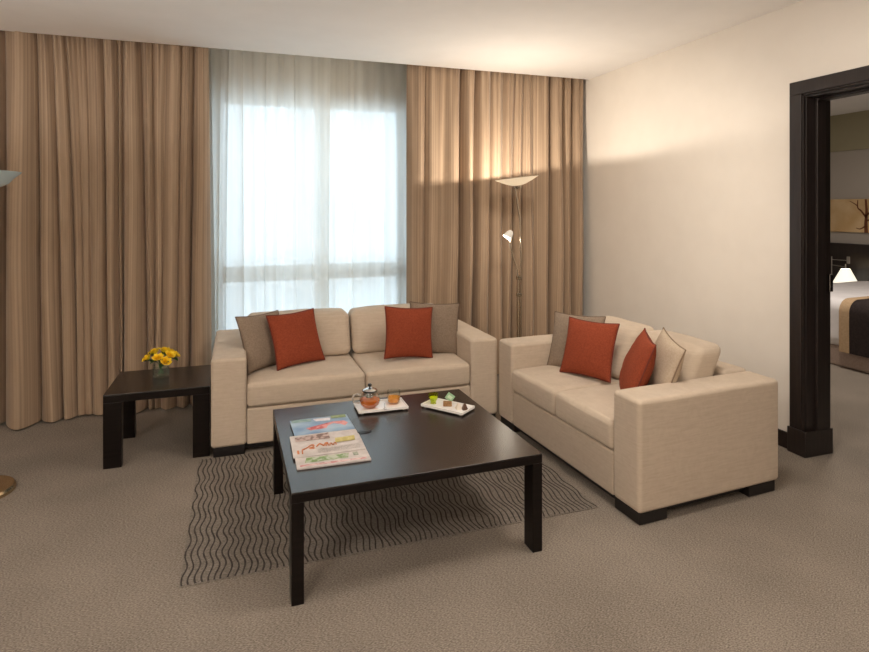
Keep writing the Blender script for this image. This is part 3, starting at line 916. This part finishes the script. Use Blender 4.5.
cp = empty('tea_cup', (.752, 2.868, TZ + .0135)); tag(cp, 'clear glass cup half full of amber tea beside the teapot', 'cup')
MB().lathe([(0, 0), (.024, 0), (.030, .006), (.034, .040), (.035, .066), (.033, .066), (.032, .040), (.028, .010), (0, .006)], 32).build('glass', M_glass, cp)
MB().lathe([(0, .0065), (.0275, .011), (.0312, .034), (0, .034)], 32).build('tea', tea_mat('pale_amber_tea', (1.0, .58, .10)), cp)
sp = MB().tube([(.690, 2.800, TZ + .0165), (.695, 2.83, TZ + .0165), (.705, 2.875, TZ + .0165)], .0022, 6)
o = sp.build('teaspoon', M_steel); tag(o, 'small steel teaspoon lying on the tea tray', 'spoon')
so = MB().lathe([(0, -.003), (.009, -.001), (.010, .001), (0, -.001)], 16, (.688, 2.792, TZ + .0175)).build('spoon_bowl', M_steel, o)

gc = empty('lime_cup', (.944, 2.805, TZ + .0135)); tag(gc, 'small lime green glass cup on the narrow tray', 'cup')
MB().lathe([(0, 0), (.016, 0), (.013, .005), (.015, .012), (.024, .030), (.025, .050), (.0235, .050), (.022, .032), (.010, .014), (0, .012)], 28).build('glass', M_greenglass, gc)
MB().lathe([(0, .0125), (.009, .0145), (.0213, .031), (0, .031)], 24).build('drink', mat('lime_drink', (.70, .72, .03), .3), gc)
wr = MB()
for k in range(1): wr.rbox(-.022, .022, -.010, .010, 0, .024, .003)
bt = wr.build('biscuit', textured('biscuit_crust', (.22, .11, .045), (.34, .20, .09), 90, 4, .8, .3, 120, .001), None, loc=(.998, 2.742, TZ + .0135))
bt.rotation_euler = (0, 0, R(-20)); tag(bt, 'square brown biscuit on the narrow tray', 'biscuit')
sc_ = empty('sugar_sachet', (1.004, 2.752, TZ + .040), R(-20)); tag(sc_, 'pale green paper sachet leaning on the biscuit', 'sachet')
q = MB().rbox(-.020, .020, -.0012, .0012, 0, .036, .001)
q.v = [tuple(Matrix.Rotation(R(35), 3, 'Y') @ Vector(p)) for p in q.v]
q.build('paper', mat('pale_green_paper', (.30, .50, .30), .6), sc_)
q = MB().rbox(-.012, .012, -.0016, -.0013, .010, .026, .0001)
q.v = [tuple(Matrix.Rotation(R(35), 3, 'Y') @ Vector(p)) for p in q.v]
q.build('printed_patch', mat('light_print', (.55, .70, .52), .6), sc_)
def pyramid(s_, h_): return MB().add([(-s_, -s_, 0), (s_, -s_, 0), (s_, s_, 0), (-s_, s_, 0), (-s_ * .25, -s_ * .25, h_), (s_ * .25, -s_ * .25, h_), (s_ * .25, s_ * .25, h_), (-s_ * .25, s_ * .25, h_)],
        [(0, 3, 2, 1), (4, 5, 6, 7), (0, 1, 5, 4), (1, 2, 6, 5), (2, 3, 7, 6), (3, 0, 4, 7)])
o = pyramid(.016, .026).build('sugar_cone', mat('cream_sweet', (.70, .62, .52), .6), None, False, loc=(1.037, 2.690, TZ + .0135)); tag(o, 'small cream pointed sweet on the narrow tray', 'sweet')
o = pyramid(.014, .030).build('chocolate', mat('dark_chocolate', (.10, .05, .03), .4), None, False, loc=(1.062, 2.668, TZ + .0135)); tag(o, 'small dark chocolate at the end of the narrow tray', 'chocolate')

# --- magazine and newspaper
def sheet(name, x0, x1, y0, y1, z0, z1, m, parent, wav=0.0, seed=0, n=(10, 8, 1)):
    def fn(x, y, z):
        return (x, y, z + wav * (mnoise.noise(Vector((x * 9 + seed, y * 9, 0))) + .5) * (1 if z > (z0 + z1) / 2 else .0))
    return MB().rbox(x0, x1, y0, y1, z0, z1, min(.0008, (z1 - z0) * .4), n, 1, fn).build(name, m, parent)
def quad(name, pts, z, m, parent, th=.0004):
    b = [(x, y, z) for x, y in pts]; t = [(x, y, z + th) for x, y in pts]
    n = len(pts)
    mb = MB().add(b + t, [tuple(reversed(range(n))), tuple(range(n, 2 * n))] + [(i, (i + 1) % n, n + (i + 1) % n, n + i) for i in range(n)])
    return mb.build(name, m, parent, False)
M_paper = textured('news_paper', (.50, .455, .435), (.60, .555, .535), 30, 4, .85)
M_mag = textured('magazine_blue_print', (.10, .20, .36), (.38, .48, .56), 7, 2, .3, stretch=(1, 1.6, 1), lo=.3, hi=.7)
M_magpage = mat('magazine_pages', (.62, .60, .57), .7)
def printm(n_, c1, c2, sc=60, st=(1, 1, 1)): return textured(n_, c1, c2, sc, 3, .6, stretch=st, lo=.42, hi=.58)
mg = empty('magazine', (.366, 2.695, TZ), R(1.5)); tag(mg, 'glossy blue magazine with a red picture, lying behind the newspaper', 'magazine')
sheet('pages', -.132, .132, -.098, .098, 0, .008, M_magpage, mg)
cvr = sheet('cover', -.134, .134, -.100, .100, .0085, .0100, M_mag, mg, .003, 3)
zq = .0125
quad('printed_picture', [(-.06, -.055), (.10, -.045), (.118, -.015), (.105, .015), (.05, .02), (-.075, -.025)], zq, printm('red_print', (.50, .10, .10), (.70, .32, .30), 30), cvr)
quad('printed_picture', [(-.02, .048), (.045, .040), (.050, .075), (-.03, .082)], zq, printm('white_print', (.66, .62, .66), (.74, .72, .74)), cvr)
quad('printed_picture', [(.055, .062), (.125, .060), (.125, .096), (.055, .096)], zq, printm('green_print', (.22, .30, .14), (.36, .40, .24), 40), cvr)
quad('printed_title', [(-.128, .060), (-.04, .055), (-.04, .092), (-.128, .094)], zq, printm('teal_print', (.20, .32, .30), (.32, .42, .40), 30), cvr)
nw = empty('newspaper', (.360, 2.432, TZ), R(-1)); tag(nw, 'folded newspaper with orange lettering at the near end of the coffee table', 'newspaper')
bkf = sheet('back_fold', -.143, .146, -.158, .120, 0, .007, M_paper, nw, .001, 5)
frf = sheet('front_fold', -.150, .140, -.066, .160, .0078, .0125, M_paper, nw, .002, 8)
z1_, z2_ = .0082, .0152
quad('printed_picture', [(-.11, -.120), (.06, -.120), (.07, -.075), (-.10, -.075)], z1_, printm('green_news_print', (.18, .28, .10), (.50, .52, .42), 40), bkf)
quad('printed_strip', [(-.13, -.150), (.13, -.150), (.13, -.135), (-.13, -.135)], z1_, printm('pink_print', (.50, .22, .22), (.66, .50, .48), 40), bkf)
quad('printed_picture', [(.085, -.105), (.105, -.105), (.105, -.075), (.085, -.075)], z1_, printm('grey_print', (.20, .24, .18), (.40, .42, .34), 40), bkf)
quad('printed_picture', [(-.13, .085), (.015, .085), (.015, .150), (-.13, .130)], z2_, printm('brown_print', (.20, .13, .11), (.52, .40, .36), 40), frf)
quad('printed_picture', [(.03, .03), (.115, .035), (.120, .085), (.035, .080)], z2_, printm('yellow_print', (.46, .38, .12), (.60, .52, .22), 40), frf)
M_let = mat('orange_lettering', (.55, .20, .08), .7)
rl = random.Random(9)
# a headline of loose flowing letter strokes
def stroke(pts, r): return MB().tube(catmull([(x, y, z2_ + .001) for x, y in pts], 6), r, 5)
lx = -.132
quad('headline', [(-.132, -.045), (-.124, -.045), (-.124, -.008), (-.132, -.008)], z2_, M_let, frf)
stroke([(-.112, -.045), (-.110, -.010), (-.098, .0), (-.085, .012), (-.072, .030), (-.060, .026), (-.066, .010), (-.080, .0), (-.06, -.004)], .0028).build('headline', M_let, frf)
stroke([(-.05, .010), (-.035, .034), (-.02, .012), (-.012, .034), (0, .036)], .0028).build('headline', M_let, frf)
for k in range(3):
    x_ = .0 + k * .016 - .012
    stroke([(x_, .006), (x_ + .004, .026), (x_ + .010, .024), (x_ + .011, .008)], .0022).build('headline', M_let, frf)
M_ink = mat('newsprint_grey', (.30, .27, .25), .8)
for k in range(4):
    quad('text_line', [(-.05, -.020 - k * .011), (.125, -.016 - k * .011), (.125, -.012 - k * .011), (-.05, -.016 - k * .011)], z2_, printm('small_type', (.34, .31, .29), (.62, .57, .52), 220), frf)
pen = MB().tube(catmull([(.470, 2.592, TZ + .0035), (.50, 2.572, TZ + .0035), (.545, 2.566, TZ + .0035), (.572, 2.578, TZ + .0035)], 6), .0028, 8).build('pen', M_black)
tag(pen, 'thin black pen lying beside the magazine', 'pen')

# ================================================================== the bedroom behind the doorway
BY0, BY1 = 2.75, 4.72
bd = empty('bed', (6.1, (BY0 + BY1) / 2, 0)); tag(bd, 'wide bed with white linen seen through the doorway', 'bed')
def bpart(name, mb, m):
    o = mb.build(name, m, bd); o.matrix_parent_inverse = Matrix.Translation((-6.1, -(BY0 + BY1) / 2, 0)); return o
bpart('base', MB().rbox(5.10, 7.08, BY0 + .03, BY1 - .03, 0.0, .18, .02, k=3), M_valance)
bpart('duvet', MB().rbox(5.07, 7.09, BY0, BY1, .165, .60, .10, (8, 10, 5), 5, lambda x, y, z: (x + .012 * mnoise.noise(Vector((y * 3, z * 2, 0))) * (x < 5.3), y, z + .01 * mnoise.noise(Vector((x * 3, y * 3, 0))) * (z > .4))), M_linen)
hb = MB().rbox(7.10, 7.198, YB + 1, 6.1, 0, .985, .008).build('headboard', M_door); tag(hb, 'dark wood headboard panel along the bedroom wall', 'headboard')
for i, yc in enumerate((4.44, 3.72, 3.02)):
    o = MB().rbox(6.84, 7.04, yc - .28, yc + .28,   .612, .86, .09, (3, 6, 4), 4, lambda x, y, z: (x + .22 * (z - .61), y, z)).build('bed_pillow', M_linen)
    tag(o, ['white bed pillow nearest the bedside lamp', 'white bed pillow in the middle of the headboard', 'white bed pillow at the end of the headboard'][i], 'pillow', 'white bed pillows')
# throw laid along the bed, hanging over its foot; tan borders, dark middle
th = empty('bed_throw', (5.05, 3.3, .15)); tag(th, 'dark brown throw with tan borders hanging over the foot of the bed', 'throw')
path = [(5.05, .15), (5.048, .30), (5.048, .42)] + [(5.154 - .106 * math.cos(PI / 2 * k / 8), .50 + .106 * math.sin(PI / 2 * k / 8)) for k in range(9)] + [(5.5, .612), (5.9, .613)]
def strip(y0_, y1_, th_):
    n = len(path); V = []; Fc = []
    for i, (x, z) in enumerate(path):
        a = Vector(path[max(0, i - 1)]); b = Vector(path[min(n - 1, i + 1)]); tn = (b - a).normalized(); nr = Vector((-tn.y, tn.x))
        for y in (y0_, y1_):
            V += [(x, y, z), (x + nr.x * th_, y, z + nr.y * th_)]
    for i in range(n - 1):
        a = 4 * i; b = a + 4
        Fc += [(a + 1, a + 3, b + 3, b + 1), (a, b, b + 2, a + 2), (a, a + 1, b + 1, b), (a + 2, b + 2, b + 3, a + 3)]
    Fc += [(0, 2, 3, 1), (4 * n - 4, 4 * n - 3, 4 * n - 1, 4 * n - 2)]
    return MB().add(V, Fc)
def tpart(name, mb, m):
    o = mb.build(name, m, th); o.matrix_parent_inverse = Matrix.Translation((-5.05, -3.3, -.15)); return o
tpart('border', strip(3.625, 3.715, .010), M_throwedge)
tpart('border', strip(2.90, 2.98, .010), M_throwedge)
tpart('panel', strip(2.98, 3.625, .008), M_throw)
# bedside table and wall lamp
ns = empty('nightstand', (6.93, 5.08, 0)); tag(ns, 'dark bedside table beside the bed', 'nightstand')
MB().rbox(-.16, .165, -.22, .22, .08, .44, .006).build('body', M_door, ns)
MB().rbox(-.172, -.1605, -.21, .21, .26, .43, .004).build('drawer', M_door, ns)
MB().rbox(-.18, .168, -.23, .23, .4405, .465, .004).build('top', M_door, ns)
MB().rbox(-.14, .15, -.20, .20, 0, .0795, .004).build('plinth', M_foot_shade, ns)
wl_ = empty('wall_lamp', (7.09, 5.105, .80)); tag(wl_, 'swing arm wall lamp with a lit cream shade over the nightstand', 'wall lamp')
MB().rbox(-.008, .0095, -.022, .022, -.06, .03, .003).build('wall_plate', M_steel, wl_)
MB().tube([(-.055, .17, -.30), (-.055, .17, .02)], .006, 8).build('rod', M_steel, wl_)
MB().tube([(-.006, 0, -.02), (-.055, .17, -.02)], .006, 8).build('bracket', M_steel, wl_)
MB().tube([(-.055, .17, -.085), (-.155, -.075, -.085)], .005, 8).build('swing_arm', M_steel, wl_)
MB().tube([(-.155, -.075, -.115), (-.155, -.075, -.05)], .008, 8).build('socket', M_steel, wl_)
MB().lathe([(.048, -.11), (.135, -.29), (.133, -.29), (.046, -.11)], 32, (-.155, -.075, 0)).build('shade', M_shade, wl_)
d = bpy.data.lights.new('wall_lamp_light', 'POINT'); d.energy = 4; d.color = (1, .85, .65); d.shadow_soft_size = .04
l = bpy.data.objects.new('wall_lamp_light', d); COL.objects.link(l); l.location = (6.935, 5.03, .58)
# picture of a bare tree
pc = empty('picture', (BX - .001, 5.0, 1.33)); tag(pc, 'long amber picture of a bare tree above the headboard', 'picture')
M_pic = textured('amber_picture', (.56, .36, .17), (.70, .52, .30), 5, 6, .6, lo=.3, hi=.7)
MB().rbox(-.03, 0, -1.2, .62, -.205, .205, .004).build('canvas', M_pic, pc)
M_tree = mat('tree_print', (.16, .05, .018), .7)
tr_ = MB()
def br(pts, r0, r1):
    P_ = [(-.0318, y, z) for y, z in pts]
    c_ = catmull(P_, 4)
    V = []; Fc = []
    for i, p in enumerate(c_):
        r_ = r0 + (r1 - r0) * i / (len(c_) - 1)
        tn = (c_[min(i + 1, len(c_) - 1)] - c_[max(0, i - 1)]).normalized()
        nrm = Vector((0, -tn.z, tn.y))
        V += [tuple(p + nrm * r_), tuple(p - nrm * r_), tuple(p + nrm * r_ + Vector((.0015, 0, 0))), tuple(p - nrm * r_ + Vector((.0015, 0, 0)))]
    for i in range(len(c_) - 1):
        a = i * 4
        Fc += [(a, a + 4, a + 5, a + 1), (a + 2, a + 3, a + 7, a + 6), (a, a + 2, a + 6, a + 4), (a + 1, a + 5, a + 7, a + 3)]
    tr_.add(V, Fc)
t0 = -.05
br([(t0, -.205), (t0 + .003, -.08), (t0 - .005, .05), (t0 + .005, .2)], .022, .012)
br([(t0, -.02), (t0 + .06, .06), (t0 + .10, .10), (t0 + .10, .19)], .012, .005)
br([(t0 + .10, .12), (t0 + .16, .16), (t0 + .2, .18)], .006, .003)
br([(t0, -.12), (t0 + .07, -.16), (t0 + .12, -.15)], .009, .004)
br([(t0, .0), (t0 - .08, .07), (t0 - .14, .09), (t0 - .17, .18)], .012, .004)
br([(t0, -.06), (t0 - .10, -.03), (t0 - .2, .02), (t0 - .28, .12)], .010, .004)
o = tr_.build('painted_tree', M_tree, pc, False)
